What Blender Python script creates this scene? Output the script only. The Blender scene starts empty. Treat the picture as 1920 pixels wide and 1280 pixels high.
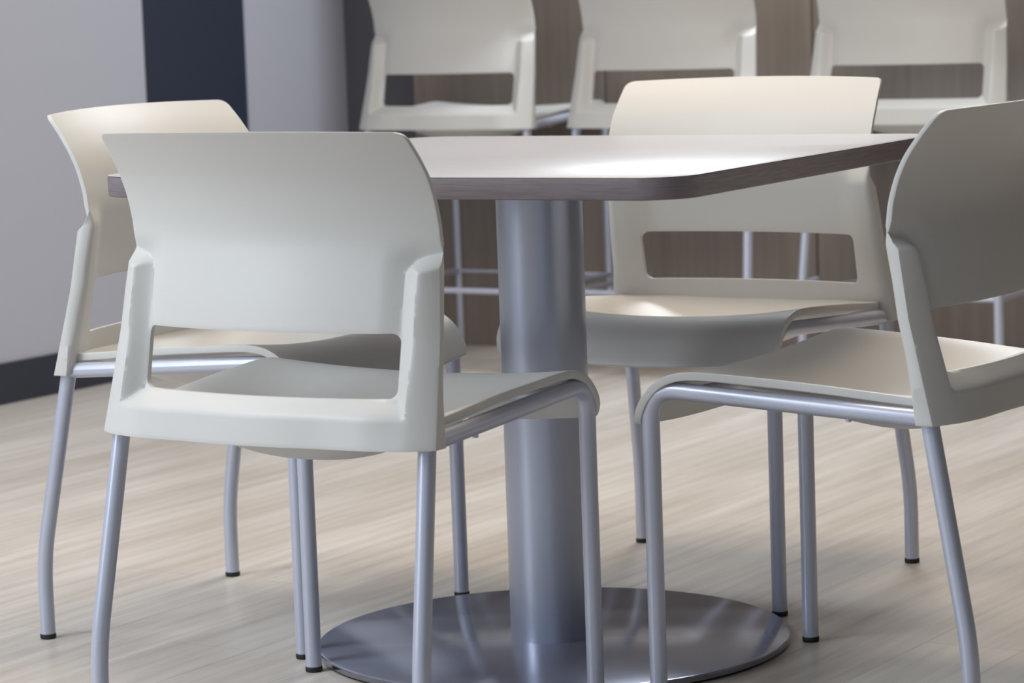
import bpy, bmesh, math
import numpy as np
from mathutils import Vector, Matrix

# ------------------------------------------------------------ camera
CAM_H, PITCH, ROLL, FPX = 0.9968, 0.1193, 0.0356, 5676.8
cd = bpy.data.cameras.new('camera'); cam = bpy.data.objects.new('camera', cd)
bpy.context.scene.collection.objects.link(cam)
cd.sensor_width = 36; cd.lens = FPX / 1920 * 36; cd.clip_end = 60
c, s = math.cos(ROLL), math.sin(ROLL)
X = Vector((1, 0, 0)); V = Vector((0, math.sin(PITCH), math.cos(PITCH)))
right = c * X - s * V; up = s * X + c * V; back = right.cross(up)
M = Matrix((right, up, back)).transposed().to_4x4(); M.translation = (0, 0, CAM_H)
cam.matrix_world = M
cd.dof.use_dof = True; cd.dof.focus_distance = 4.25; cd.dof.aperture_fstop = 8
sc = bpy.context.scene; sc.camera = cam

# ------------------------------------------------------------ room axes: E1 along the wood wall, E2 away towards it
YAW = -0.5587
E1 = Vector((math.cos(YAW), math.sin(YAW), 0)); E2 = Vector((-math.sin(YAW), math.cos(YAW), 0))
def room(a, b, z=0.0): return E1 * a + E2 * b + Vector((0, 0, z))

# ------------------------------------------------------------ world and lights
w = bpy.data.worlds.new('world'); sc.world = w; w.use_nodes = True
bg = w.node_tree.nodes['Background']; bg.inputs[0].default_value = (0.58, 0.68, 0.88, 1); bg.inputs[1].default_value = 0.48
def area(name, loc, target, sx, sy, power, col):
    l = bpy.data.lights.new(name, 'AREA'); l.shape = 'RECTANGLE'; l.size = sx; l.size_y = sy; l.energy = power; l.color = col
    o = bpy.data.objects.new(name, l); sc.collection.objects.link(o); o.location = loc
    o.rotation_euler = (Vector(target) - Vector(loc)).to_track_quat('-Z', 'Y').to_euler(); return o
COOL = (0.86, 0.93, 1.0); WARM = (1.0, 0.84, 0.68)
area('window_light', room(-4.93, .2, 1.75), room(-3.93, .4, 1.65), 2.6, 1.4, 112, COOL)
area('overhead_light', room(-3.8, 1.6, 2.66), room(-3.8, 1.6, 0), 1.7, 1.5, 66, COOL)
for a, b, pw in ((-2.8, 4.4, 18), (-2.0, 4.2, 18), (-4.2, 3.2, 7)):  # the last, weak one is an added fill for the left wall
    p = room(a, b, 2.66); area('overhead_light', p, p - Vector((0, 0, 1)), .6, .6, pw, WARM)
area('overhead_light', room(-3.0, 6.6, 2.66), room(-3.0, 6.6, 0), 1.1, .6, 56, (.86, .93, 1))  # added lamp, no known fixture: placed to streak a pale highlight across the tabletop
sc.view_settings.view_transform = 'Standard'; sc.view_settings.look = 'None'
sc.view_settings.gamma = 1; sc.view_settings.use_curve_mapping = False; sc.view_settings.exposure = 0.1

# ------------------------------------------------------------ materials
def lin(r, g, b):
    f = lambda v: (v / 255 / 12.92) if v / 255 <= .04045 else ((v / 255 + .055) / 1.055) ** 2.4
    return (f(r), f(g), f(b), 1)
def mat(name, col, rough=.5, metal=0., spec=.5):
    m = bpy.data.materials.new(name); m.use_nodes = True; b = m.node_tree.nodes['Principled BSDF']
    b.inputs['Base Color'].default_value = col; b.inputs['Roughness'].default_value = rough
    b.inputs['Metallic'].default_value = metal; b.inputs['Specular IOR Level'].default_value = spec
    return m, m.node_tree, b
def node(t, kind, **kw):
    n = t.nodes.new(kind)
    for k, v in kw.items(): setattr(n, k, v)
    return n
def coords(t, scale, rot=0.0, kind='Object'):
    tc = node(t, 'ShaderNodeTexCoord'); mp = node(t, 'ShaderNodeMapping')
    mp.inputs['Scale'].default_value = scale; mp.inputs['Rotation'].default_value = (0, 0, rot)
    t.links.new(tc.outputs[kind], mp.inputs[0]); return mp.outputs[0]
def noise(t, vec, scale, detail=3, rough=.5):
    n = node(t, 'ShaderNodeTexNoise'); n.inputs['Scale'].default_value = scale
    n.inputs['Detail'].default_value = detail; n.inputs['Roughness'].default_value = rough
    t.links.new(vec, n.inputs['Vector']); return n.outputs[0]
def ramp(t, fac, stops):
    r = node(t, 'ShaderNodeValToRGB'); e = r.color_ramp.elements
    while len(e) < len(stops): e.new(.5)
    for el, (p, cc) in zip(e, stops): el.position = p; el.color = cc
    t.links.new(fac, r.inputs[0]); return r.outputs[0]
def bump(t, b, h, strength, dist=.001):
    n = node(t, 'ShaderNodeBump'); n.inputs['Strength'].default_value = strength; n.inputs['Distance'].default_value = dist
    t.links.new(h, n.inputs['Height']); t.links.new(n.outputs[0], b.inputs['Normal'])

PLASTIC, t, b = mat('grey_polypropylene', lin(202, 202, 199), .42, 0, .45)
bump(t, b, noise(t, coords(t, (1, 1, 1)), 900, 2), .12, .0004)
METAL, t, b = mat('silver_powder_coat', lin(190, 195, 211), .34, .35, .5)
bump(t, b, noise(t, coords(t, (1, 1, 1)), 1500, 2), .08, .0003)
COLUMN, t, b = mat('silver_column_coat', lin(180, 187, 203), .33, .75, .5)
bump(t, b, noise(t, coords(t, (1, 1, 1)), 1500, 2), .08, .0003)
BASE, t, b = mat('brushed_base_plate', lin(160, 164, 182), .18, .5, .5)
t.links.new(ramp(t, noise(t, coords(t, (1, 1, 1)), 5, 2), [(.3, (.12,) * 3 + (1,)), (.7, (.18,) * 3 + (1,))]), b.inputs['Roughness'])
RIM, t, b = mat('polished_rim_metal', lin(150, 152, 162), .14, .95)
RUBBER, t, b = mat('black_rubber', lin(28, 28, 30), .6)
DARKGAP, t, b = mat('black_edge_trim', lin(24, 24, 27), .5)

LAMTOP, t, b = mat('taupe_laminate', lin(172, 175, 182), .36, 0, .8)
v = coords(t, (3, 60, 3)); n1 = noise(t, v, 4, 5, .6)
t.links.new(ramp(t, n1, [(.3, lin(168, 170, 176)), (.7, lin(178, 180, 186))]), b.inputs['Base Color'])
LAMEDGE, t, b = mat('taupe_edge_band', lin(112, 103, 106), .5, 0, .4)
v = coords(t, (6, 6, 160)); n1 = noise(t, v, 3, 4, .6)
t.links.new(ramp(t, n1, [(.3, lin(108, 100, 104)), (.7, lin(130, 122, 126))]), b.inputs['Base Color'])

WOOD, t, b = mat('wall_wood_laminate', lin(98, 84, 78), .45, 0, .4)
v = coords(t, (40, 40, 1.6)); n1 = noise(t, v, 1.0, 6, .65)
v2 = coords(t, (2.2, 2.2, .5)); n2 = noise(t, v2, 1.0, 2)
mx = node(t, 'ShaderNodeMix', data_type='RGBA', blend_type='MULTIPLY'); mx.inputs[0].default_value = 1
t.links.new(ramp(t, n1, [(.3, lin(118, 107, 98)), (.5, lin(126, 115, 106)), (.72, lin(135, 124, 114))]), mx.inputs[6])
t.links.new(ramp(t, n2, [(.35, (.78, .78, .8, 1)), (.65, (1, 1, 1, 1))]), mx.inputs[7])
t.links.new(mx.outputs[2], b.inputs['Base Color'])

PAINT, t, b = mat('lavender_grey_paint', lin(182, 183, 193), .6, 0, .35)
bump(t, b, noise(t, coords(t, (1, 1, 1)), 350, 3), .15, .0006)
NAVY, t, b = mat('navy_paint', lin(48, 54, 70), .5, 0, .4)
CHAR, t, b = mat('charcoal_paint', lin(82, 82, 88), .5, 0, .4)
SKIRT, t, b = mat('dark_vinyl_base', lin(50, 53, 64), .45, 0, .4)
CEIL, t, b = mat('white_ceiling_paint', lin(215, 215, 212), .8)

FLOOR, t, b = mat('greige_plank_floor', lin(190, 180, 168), .33, 0, .5)
v = coords(t, (1, 1, 1), 0)
br = node(t, 'ShaderNodeTexBrick'); br.offset = .37; br.offset_frequency = 2
mp = node(t, 'ShaderNodeMapping'); mp.inputs['Rotation'].default_value = (0, 0, math.pi / 2); t.links.new(v, mp.inputs[0])
t.links.new(mp.outputs[0], br.inputs['Vector'])
br.inputs['Scale'].default_value = 1; br.inputs['Brick Width'].default_value = 1.2; br.inputs['Row Height'].default_value = .152
br.inputs['Mortar Size'].default_value = .0012; br.inputs['Mortar Smooth'].default_value = .3; br.inputs['Bias'].default_value = 0
br.inputs['Color1'].default_value = lin(214, 209, 202); br.inputs['Color2'].default_value = lin(203, 197, 190)
br.inputs['Mortar'].default_value = lin(178, 170, 160)
g = noise(t, coords(t, (22, 1.3, 1)), 1.6, 6, .62)
g2 = noise(t, coords(t, (6, .7, 1)), 1.1, 3, .5)
mx = node(t, 'ShaderNodeMix', data_type='RGBA', blend_type='MULTIPLY'); mx.inputs[0].default_value = 1
t.links.new(br.outputs[0], mx.inputs[6]); t.links.new(ramp(t, g, [(.30, (.75, .735, .71, 1)), (.5, (.93, .92, .90, 1)), (.70, (1.1, 1.1, 1.1, 1))]), mx.inputs[7])
mx2 = node(t, 'ShaderNodeMix', data_type='RGBA', blend_type='MULTIPLY'); mx2.inputs[0].default_value = 1
t.links.new(mx.outputs[2], mx2.inputs[6]); t.links.new(ramp(t, g2, [(.35, (.90, .88, .86, 1)), (.65, (1.04, 1.04, 1.05, 1))]), mx2.inputs[7])
t.links.new(mx2.outputs[2], b.inputs['Base Color'])
t.links.new(ramp(t, g, [(.3, (.42,) * 3 + (1,)), (.7, (.28,) * 3 + (1,))]), b.inputs['Roughness'])

# ------------------------------------------------------------ mesh helpers
def link(name, me, m, parent=None):
    me.materials.append(m) if not isinstance(m, list) else [me.materials.append(q) for q in m]
    o = bpy.data.objects.new(name, me); sc.collection.objects.link(o)
    if parent: o.parent = parent
    return o
def obj(name, bm, m, parent=None, smooth=None):
    bmesh.ops.recalc_face_normals(bm, faces=bm.faces)
    me = bpy.data.meshes.new(name); bm.to_mesh(me); bm.free()
    if smooth is not None:
        for p in me.polygons: p.use_smooth = True
        me.set_sharp_from_angle(angle=math.radians(smooth))
    return link(name, me, m, parent)
def tube(bm, pts, r, n=20, caps=True):
    pts = [Vector(p) for p in pts]; rings = []
    tan = [(pts[min(i + 1, len(pts) - 1)] - pts[max(i - 1, 0)]).normalized() for i in range(len(pts))]
    a = Vector((1, 0, 0)) if abs(tan[0].x) < .8 else Vector((0, 1, 0))
    nv = (a - tan[0] * a.dot(tan[0])).normalized()
    for i, p in enumerate(pts):
        nv = (nv - tan[i] * nv.dot(tan[i])).normalized(); bv = tan[i].cross(nv)
        rr = r[i] if isinstance(r, (list, tuple)) else r
        rings.append([bm.verts.new(p + (nv * math.cos(2 * math.pi * k / n) + bv * math.sin(2 * math.pi * k / n)) * rr) for k in range(n)])
    for A, B in zip(rings, rings[1:]):
        for k in range(n): bm.faces.new((A[k], A[(k + 1) % n], B[(k + 1) % n], B[k]))
    if caps: bm.faces.new(rings[0][::-1]); bm.faces.new(rings[-1])
def rounded(pts, rad, n=8):
    """polyline with its inner corners rounded"""
    pts = [Vector(p) for p in pts]; out = [pts[0]]
    for i in range(1, len(pts) - 1):
        a = (pts[i - 1] - pts[i]); b_ = (pts[i + 1] - pts[i]); ang = a.angle(b_)
        d = min(rad[i - 1] / math.tan(ang / 2), a.length * .49, b_.length * .95)
        p0 = pts[i] + a.normalized() * d; p1 = pts[i] + b_.normalized() * d
        for k in range(n + 1):
            q = k / n; out.append(p0 * (1 - q) ** 2 + pts[i] * 2 * q * (1 - q) + p1 * q * q)
    out.append(pts[-1]); return out
def lathe(bm, prof, n=64, centre=(0, 0)):
    rings = [[bm.verts.new((centre[0] + r * math.cos(2 * math.pi * k / n), centre[1] + r * math.sin(2 * math.pi * k / n), z)) for k in range(n)] for r, z in prof]
    for A, B in zip(rings, rings[1:]):
        for k in range(n): bm.faces.new((A[k], A[(k + 1) % n], B[(k + 1) % n], B[k]))
    bm.faces.new(rings[0][::-1]); bm.faces.new(rings[-1])
def box_room(a0, a1, b0, b1, z0, z1, bm=None):
    bm = bm or bmesh.new()
    vs = [bm.verts.new((a, b_, z)) for z in (z0, z1) for a, b_ in ((a0, b0), (a1, b0), (a1, b1), (a0, b1))]
    for f in ((3, 2, 1, 0), (4, 5, 6, 7), (0, 1, 5, 4), (1, 2, 6, 5), (2, 3, 7, 6), (3, 0, 4, 7)): bm.faces.new([vs[i] for i in f])
    return bm
def struct(name, bm, m, bev=0):
    o = obj(name, bm, m); o['kind'] = 'structure'; o.rotation_euler = (0, 0, YAW)
    if bev:
        md = o.modifiers.new('bevel', 'BEVEL'); md.width = bev; md.segments = 3
    return o

# ------------------------------------------------------------ the room (built in room axes, turned by YAW)
WB = 6.951     # wood wall face
WL = -4.985    # left wall face
H = 2.7
struct('floor', box_room(WL - .1, 3.2, -2.2, WB + .1, -.1, 0), FLOOR)
struct('ceiling', box_room(WL - .1, 3.2, -2.2, WB + .1, H, H + .1), CEIL)
WK = 7.13      # charcoal wall beside the cladding
struct('wall_back', box_room(WL - .1, 3.2, WK, WK + .14, 0, H), CHAR)
STR0, STR1 = 6.22, 6.652
struct('wall_left', box_room(WL - .12, WL, -2.2, WK, 0, H), PAINT)
struct('trim_1', box_room(WL - .001, WL + .004, STR0, STR1, .1, H), NAVY)
struct('baseboard_left', box_room(WL, WL + .010, -2.2, WK, 0, .102), SKIRT, .003)

struct('wall_right', box_room(3.2, 3.32, -2.2, WK, 0, H), CHAR)
# wood cladding: tall laminate boards side by side
PANX = -4.635
k = 0; a = PANX; widths = [.61, .61, .61, .61, .61, .61, .61, .61, .61, .61, .61, .61]
for wd in widths:
    k += 1
    if a > 3.0: break
    e = min(a + wd - .004, 3.2)
    o = struct('trim_%d' % (k + 1), box_room(a, e, WB, WK - .001, .0, H), WOOD, .002)
    a += wd

# ------------------------------------------------------------ the chair shell
def smooth_curve(pts, sigma):
    xs = np.linspace(pts[0][0] - .05, pts[-1][0] + .05, 1200)
    px = [p[0] for p in pts]; py = [p[1] for p in pts]
    ys = np.interp(xs, px, py)
    lo = xs < px[0]; hi = xs > px[-1]
    ys[lo] = py[0] + (xs[lo] - px[0]) * (py[1] - py[0]) / (px[1] - px[0])
    ys[hi] = py[-1] + (xs[hi] - px[-1]) * (py[-1] - py[-2]) / (px[-1] - px[-2])
    dx = xs[1] - xs[0]; kk = np.arange(-int(3 * sigma / dx), int(3 * sigma / dx) + 1) * dx
    g_ = np.exp(-(kk / sigma) ** 2 / 2); g_ /= g_.sum(); pad = len(kk) // 2
    yp = np.concatenate([ys[0] + (np.arange(-pad, 0)) * (ys[1] - ys[0]), ys, ys[-1] + np.arange(1, pad + 1) * (ys[-1] - ys[-2])])
    ys = np.convolve(yp, g_, 'valid'); return lambda q: np.interp(q, xs, ys)
def lstep(v):
    v = np.clip(v, 0, 1); return .8 * v + .2 * v * v * (3 - 2 * v)
def sstep(v): v = np.clip(v, 0, 1); return v * v * (3 - 2 * v)
YF = smooth_curve([(.40, -.1995), (.5, -.185), (.592, -.172), (.64, -.1635), (.67, -.159), (.69, -.160), (.71, -.165), (.73, -.171), (.757, -.184), (.785, -.204), (.813, -.228)], .007)
WZ = smooth_curve([(.41, .2655), (.50, .2585), (.60, .2515), (.645, .2475), (.665, .2445), (.71, .2445), (.76, .244), (.813, .239)], .005)
HX, HZ0, HZ1, ZB, ZT = .200, .476, .558, .4160, .813
BOW = .046
def back_shell_mesh():
    # columns in a normalised coordinate: |u|<1 spans the slot width, 1..2 the upright
    inn = np.concatenate([np.linspace(-1, -.84, 10), np.linspace(-.84, .84, 44)[1:-1], np.linspace(.84, 1, 10)])
    cols = np.concatenate([np.linspace(-2, -1, 17)[:-1], inn, np.linspace(1, 2, 17)[1:]])
    rows = np.concatenate([np.linspace(ZB, .450, 7)[:-1], np.linspace(.450, HZ0, 8)[:-1], np.linspace(HZ0, .49, 6)[:-1], np.linspace(.49, .545, 8)[:-1],
                           np.linspace(.545, HZ1, 5)[:-1], np.linspace(HZ1, .62, 10)[:-1], np.linspace(.62, .668, 20)[:-1], np.linspace(.668, .79, 18)[:-1], np.linspace(.79, ZT, 14)])
    U, Z = np.meshgrid(cols, rows); A = np.abs(U); sg = np.sign(U)
    RT = .011
    def half(z):
        w_ = WZ(z); q = np.clip(z - (ZT - RT), 0, RT); return w_ - (RT - np.sqrt(np.maximum(RT ** 2 - q ** 2, 0)))
    Wd = half(Z)
    Xg = np.where(A <= 1, HX * A, HX + (Wd - HX) * (A - 1)) * sg
    # round the slot corners
    hc = np.where((cols >= -1 - 1e-9) & (cols <= 1 + 1e-9))[0]; hr = np.where((rows >= HZ0 - 1e-9) & (rows <= HZ1 + 1e-9))[0]
    c0, c1, r0, r1 = hc[0], hc[-1], hr[0], hr[-1]
    D = np.zeros(Xg.shape + (2,)); fix = np.zeros(Xg.shape, bool)
    fix[[0, -1], :] = True; fix[:, [0, -1]] = True
    fix[r0:r1 + 1, c0:c1 + 1] = True
    rr = .012
    for i in range(r0, r1 + 1):
        for j in (range(c0, c1 + 1) if i in (r0, r1) else (c0, c1)):
            x, z = Xg[i, j], Z[i, j]
            cx = math.copysign(HX - rr, x); cz = HZ0 + rr if z < (HZ0 + HZ1) / 2 else HZ1 - rr
            dx, dz = x - cx, z - cz
            if abs(x) > HX - rr and (z < HZ0 + rr or z > HZ1 - rr):
                L = math.hypot(dx, dz)
                if L > rr: D[i, j] = (dx * (rr / L - 1), dz * (rr / L - 1))
    for it in range(60):
        N = D.copy(); N[1:-1, 1:-1] = (D[:-2, 1:-1] + D[2:, 1:-1] + D[1:-1, :-2] + D[1:-1, 2:]) / 4
        D = np.where(fix[..., None], D, N)
    Xg = Xg + D[..., 0]; Zg = Z + D[..., 1]
    ax = np.abs(Xg); Wn = WZ(Zg); q = np.clip(ax / Wn, 0, 1)
    yf = YF(Zg) - BOW * (1 - q ** 2)
    # thick frame: uprights below the shoulder and the bottom bar
    cr = .026
    ztop = .658 - .22 * np.clip(Wn - ax, 0, .05) - np.where(ax < HX + cr, cr - np.sqrt(np.maximum(cr ** 2 - (np.minimum(HX + cr - ax, cr)) ** 2, 0)), 0) * .9
    rib = np.minimum(lstep((ax - HX) / .026), lstep((ztop - Zg) / .019))
    bar = lstep((HZ0 - Zg) / .021)
    S = np.maximum(rib, bar)
    edge = np.clip((ax - .226) / (Wn - .226), 0, 1)
    low = np.clip(.587 - Zg, 0, .2) * .036
    near = sstep((ax - .17) / .055)
    yf = yf + .012 * sstep((.68 - Zg) / .04) * np.clip((Zg - .39) / .16, 0, 1) * near          # the uprights stand forward of the blade
    T = .0075 + S * (.020 + (.007 + low) * sstep((ax - .09) / .135) - .010 * edge ** 1.6)
    yr = yf - T
    edge = np.clip((ax - .235) / (Wn - .235), 0, 1)
    yf = yf - .019 * sstep((.672 - Zg) / .03) * (1 - np.sqrt(1 - .98 * edge ** 2)) / .86 * (1 - .6 * np.clip((.50 - Zg) / .08, 0, 1))   # outer face of the upright rounds back
    # soft rounding along the outermost edge
    zo = Zg + .004 * (1 - q ** 2) * np.clip((Zg - .6) / .2, 0, 1)
    bm = bmesh.new(); R, C = Xg.shape
    hole = lambda i, j: r0 < i < r1 and c0 < j < c1
    F = {}; B = {}
    for i in range(R):
        for j in range(C):
            if hole(i, j): continue
            F[i, j] = bm.verts.new((Xg[i, j], yf[i, j], zo[i, j])); B[i, j] = bm.verts.new((Xg[i, j], yr[i, j], zo[i, j]))
    edges = {}
    for i in range(R - 1):
        for j in range(C - 1):
            if r0 <= i < r1 and c0 <= j < c1: continue
            kk = [(i, j), (i, j + 1), (i + 1, j + 1), (i + 1, j)]
            bm.faces.new([F[q_] for q_ in kk]); bm.faces.new([B[q_] for q_ in kk[::-1]])
            for a_, b_ in zip(kk, kk[1:] + kk[:1]):
                if (b_, a_) in edges: del edges[b_, a_]
                else: edges[a_, b_] = 1
    side = []
    for a_, b_ in edges: side.append(bm.faces.new((F[b_], F[a_], B[a_], B[b_])))
    bmesh.ops.remove_doubles(bm, verts=bm.verts, dist=1e-6)
    bmesh.ops.recalc_face_normals(bm, faces=bm.faces)
    rim = [e for e in bm.edges if len(e.link_faces) == 2 and e.calc_face_angle(0) > math.radians(50)]
    bmesh.ops.bevel(bm, geom=rim, offset=.0018, segments=2, profile=.5, affect='EDGES', clamp_overlap=True)
    return bm

def seat_mesh():
    edge = [(-.205, .447), (-.15, .4515), (-.076, .459), (0, .465), (.05, .468), (.10, .4715), (.136, .472), (.160, .468), (.180, .458), (.196, .442), (.207, .425), (.215, .405), (.217, .397)]
    mid = [(-.244, .446), (-.20, .412), (-.15, .390), (-.09, .382), (0, .399), (.05, .422), (.10, .446), (.140, .459), (.168, .459), (.190, .449), (.207, .434), (.218, .416), (.226, .394), (.228, .386)]
    def dense(p, n=90):
        p = np.array(p); d = np.r_[0, np.cumsum(np.hypot(*np.diff(p, axis=0).T))]; d /= d[-1]; q = np.linspace(0, 1, n)
        out = np.stack([np.interp(q, d, p[:, 0]), np.interp(q, d, p[:, 1])], 1)
        g_ = np.array([1, 4, 6, 4, 1.]) / 16
        for _ in range(14):
            o2 = out.copy()
            for c_ in (0, 1): o2[2:-2, c_] = np.convolve(out[:, c_], g_, 'valid')
            out = o2
        return out
    A, B = dense(edge), dense(mid); n = len(A); m = 48
    us = np.sin(np.linspace(-1, 1, m + 1) * math.pi / 2 * .92) / math.sin(math.pi / 2 * .92)
    G = np.zeros((n, m + 1, 3))
    for i in range(n):
        Wd = .241 + .012 * sstep((A[i, 0] + .2) / .38)
        for j, u in enumerate(us):
            tf = sstep((A[i, 0] - .0) / .12); k_ = (1 - tf) * (1 - abs(u) ** 2.4) ** 1.55 + tf * (1 - u * u) ** 1.25
            y, z = A[i] * (1 - k_) + B[i] * k_
            # rounded front lip corners
            G[i, j] = (u * Wd, y, z)
    # lip corners: pull the last rows in
    for i in range(n):
        tlast = (i - (n - 9)) / 8.0
        if tlast > 0:
            for j, u in enumerate(us):
                G[i, j, 0] -= math.copysign(.012 * tlast ** 2.5, u) * max(0, abs(u) - .5) * 2
    # normals by finite differences
    dy = np.gradient(G, axis=0); dx = np.gradient(G, axis=1); Nn = np.cross(dx, dy); Nn /= np.linalg.norm(Nn, axis=2, keepdims=True)
    th = .0115
    bm = bmesh.new()
    T = [[bm.verts.new(G[i, j]) for j in range(m + 1)] for i in range(n)]
    L = [[bm.verts.new(G[i, j] - Nn[i, j] * th) for j in range(m + 1)] for i in range(n)]
    for i in range(n - 1):
        for j in range(m):
            bm.faces.new((T[i][j], T[i][j + 1], T[i + 1][j + 1], T[i + 1][j])); bm.faces.new((L[i][j], L[i + 1][j], L[i + 1][j + 1], L[i][j + 1]))
    for i in range(n - 1):
        bm.faces.new((T[i][0], T[i + 1][0], L[i + 1][0], L[i][0])); bm.faces.new((T[i][m], L[i][m], L[i + 1][m], T[i + 1][m]))
    for j in range(m):
        bm.faces.new((T[0][j], L[0][j], L[0][j + 1], T[0][j + 1])); bm.faces.new((T[n - 1][j], T[n - 1][j + 1], L[n - 1][j + 1], L[n - 1][j]))
    bmesh.ops.recalc_face_normals(bm, faces=bm.faces)
    rim = [e for e in bm.edges if len(e.link_faces) == 2 and e.calc_face_angle(0) > math.radians(50)]
    bmesh.ops.bevel(bm, geom=rim, offset=.0025, segments=3, profile=.5, affect='EDGES', clamp_overlap=True)
    return bm

def empty(name, loc, rz, label, cat, group=None):
    o = bpy.data.objects.new(name, None); o.empty_display_size = .1; sc.collection.objects.link(o)
    o.location = loc; o.rotation_euler = (0, 0, rz); o['label'] = label; o['category'] = cat
    if group: o['group'] = group
    return o

def make_seat_unit(name, loc, rz, label, cat, dz, group):
    root = empty(name, loc, rz, label, cat, group)
    bk = back_shell_mesh(); st = seat_mesh()
    for bm in (bk, st): bmesh.ops.translate(bm, verts=bm.verts, vec=(0, 0, dz))
    obj('backrest', bk, PLASTIC, root, 38); obj('seat', st, PLASTIC, root, 38)
    for sx in (-1, 1):
        # seat rail with its front bend, and the front leg under it
        rail = [(sx * .243, -.215, .4215 + dz), (sx * .243, -.17, .424 + dz), (sx * .2395, .192, .4455 + dz), (sx * .239, .192, .375 + dz)]
        pts = rounded(rail, [.02, .040], 12)
        bm = bmesh.new(); tube(bm, pts, .0118, 24); obj('seat_rail', bm, METAL, root, 50)
        bm = bmesh.new(); tube(bm, [(sx * .239, .192, .377 + dz), (sx * .239, .192, .2), (sx * .239, .192, .005)], .0118, 24)
        lg = obj('leg', bm, METAL, root, 50)
        bm = bmesh.new(); lathe(bm, [(.0105, 0), (.0122, .0008), (.0126, .003), (.0126, .0068), (.0120, .0080)], 24, (sx * .239, .192)); obj('foot_cap', bm, RUBBER, lg, 40)
        zb = .125 if dz == 0 else .2
        fx, fy = (.2578, -.2695)
        top = Vector((sx * .2435, -.2120, .424 + dz))
        pts = rounded([top, (sx * fx, fy, zb), (sx * fx, fy, .005)], [.5 if dz == 0 else .6], 12)
        bm = bmesh.new(); tube(bm, pts, .0118, 24); lg = obj('leg', bm, METAL, root, 50)
        bm = bmesh.new(); lathe(bm, [(.0105, 0), (.0122, .0008), (.0126, .003), (.0126, .0068), (.0120, .0080)], 24, (sx * fx, fy)); obj('foot_cap', bm, RUBBER, lg, 40)
        bm = bmesh.new(); tube(bm, [(sx * .2435, -.10, .4180 + dz), (sx * .2435, -.10, .4135 + dz)], .004, 12); obj('screw_head', bm, METAL, root, 40)
    bm = bmesh.new(); tube(bm, [(-.236, .150, .4420 + dz), (-.2, .150, .434 + dz), (0, .150, .4265 + dz), (.2, .150, .434 + dz), (.236, .150, .4420 + dz)], .0095, 16); obj('cross_brace', bm, METAL, root, 50)
    if dz:
        zr = .205; fy2 = -.268
        for a_, b_ in (((-.239, .192), (.239, .192)), ((-.256, fy2), (.256, fy2)), ((-.239, .192), (-.256, fy2)), ((.239, .192), (.256, fy2))):
            bm = bmesh.new(); tube(bm, [(a_[0], a_[1], zr), (b_[0], b_[1], zr)], .0075, 16); obj('foot_rail', bm, METAL, root, 50)
    return root
def copy_tree(o, parent=None):
    c_ = o.copy(); sc.collection.objects.link(c_); c_.parent = parent
    for ch in list(o.children): copy_tree(ch, c_)
    return c_

CH = 'light grey chairs around the square table'
chairs = [(-0.2053, 4.0596, -0.5561, 'light grey plastic chair at near left, its whole back turned to the viewer'),
          (-0.3797, 4.7395, -2.0745, 'leftmost light grey plastic chair, facing right, partly hidden behind another chair'),
          (0.4706, 4.1263, 1.0278, 'grey plastic chair with shaded back, cut off by the right edge of the photo'),
          (0.2977, 4.9068, 2.5907, 'pale plastic chair beyond the table, its bright front facing the viewer')]
proto = None
for x, y, r, lab in chairs:
    if proto is None: proto = make_seat_unit('dining_chair', (x, y, 0), r, lab, 'chair', 0.0, CH); o = proto
    else: o = copy_tree(proto)
    o.location = (x, y, 0); o.rotation_euler = (0, 0, r); o['label'] = lab
ST = 'grey counter stools along the wood wall'
stools = [(-0.0360, 8.0009, 'leftmost grey plastic counter stool of the three, beside the dark charcoal wall strip'),
          (0.5019, 7.7084, 'middle grey plastic counter stool of the three facing the wood cladding'),
          (1.0734, 7.4543, 'rightmost grey plastic counter stool of the three in front of the wood cladding')]
proto = None
for x, y, lab in stools:
    if proto is None: proto = make_seat_unit('counter_stool', (x, y, 0), YAW, lab, 'stool', 0.201, ST); o = proto
    else: o = copy_tree(proto)
    o.location = (x, y, 0); o['label'] = lab

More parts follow.
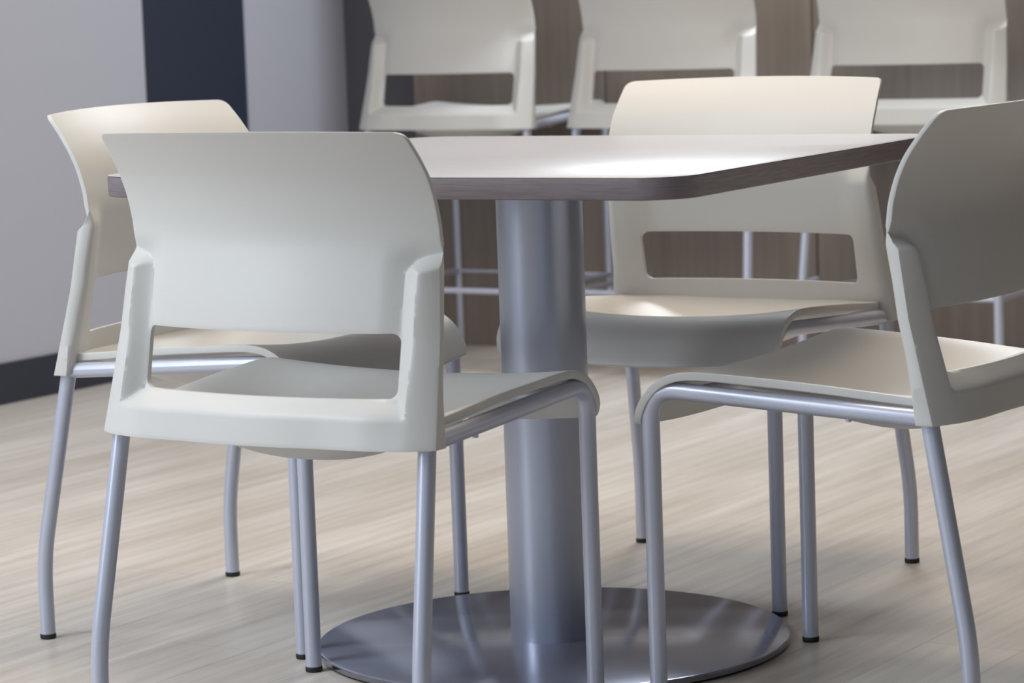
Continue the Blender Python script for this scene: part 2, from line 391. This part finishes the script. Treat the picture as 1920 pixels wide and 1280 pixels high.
# ------------------------------------------------------------ the table
TX, TY, TR, SIDE, TZ = .0472, 4.478, -.519, .916, .7373
tab = empty('square_table', (TX, TY, 0), TR, 'square grey laminate table with rounded corners on one thick silver column', 'table')
def rsq(h, r, n=14):
    out = []
    for q, (sx, sy) in enumerate(((1, 1), (-1, 1), (-1, -1), (1, -1))):
        for k in range(n + 1):
            a_ = q * math.pi / 2 + k / n * math.pi / 2
            out.append((sx * (h + .010 - r) + r * math.cos(a_) - .010, sy * (h - r) + r * math.sin(a_)))
    return out
def slab(levels, r):
    bm = bmesh.new(); rings = [[bm.verts.new((x, y, z)) for x, y in rsq(h, r + h - SIDE / 2)] for h, z in levels]
    n = len(rings[0])
    for A, B in zip(rings, rings[1:]):
        for k in range(n): bm.faces.new((A[k], A[(k + 1) % n], B[(k + 1) % n], B[k]))
    bm.faces.new(rings[0][::-1]); bm.faces.new(rings[-1]); return bm
hs = SIDE / 2; TH = .0300
obj('tabletop', slab([(hs - .003, TZ - .0012), (hs - .001, TZ - .0005), (hs - .0015, TZ)], .066), LAMTOP, tab, 60)
obj('edge_band', slab([(hs - .003, TZ - TH), (hs - .0006, TZ - TH + .0012), (hs, TZ - TH + .003), (hs, TZ - .003), (hs - .0006, TZ - .0013)], .066), LAMEDGE, tab, 40)
bm = bmesh.new(); lathe(bm, [(.0643, .0135), (.0643, TZ - TH - .008)], 96); obj('column', bm, COLUMN, tab, 50)
bm = bmesh.new(); lathe(bm, [(.20, TZ - TH - .008), (.20, TZ - TH)], 64); obj('mounting_plate', bm, METAL, tab, 50)
bm = bmesh.new(); lathe(bm, [(.3500, .0105), (.3548, .0110), (.3545, .0125), (.352, .0135)], 160); obj('base_plate', bm, BASE, tab, 40)
bm = bmesh.new(); lathe(bm, [(.3535, .003), (.3555, .0042), (.3555, .0106), (.3548, .0112)], 160); obj('base_rim', bm, RIM, tab, 40)
bm = bmesh.new(); lathe(bm, [(.350, 0), (.350, .0032)], 120); obj('base_gasket', bm, DARKGAP, tab, 40)
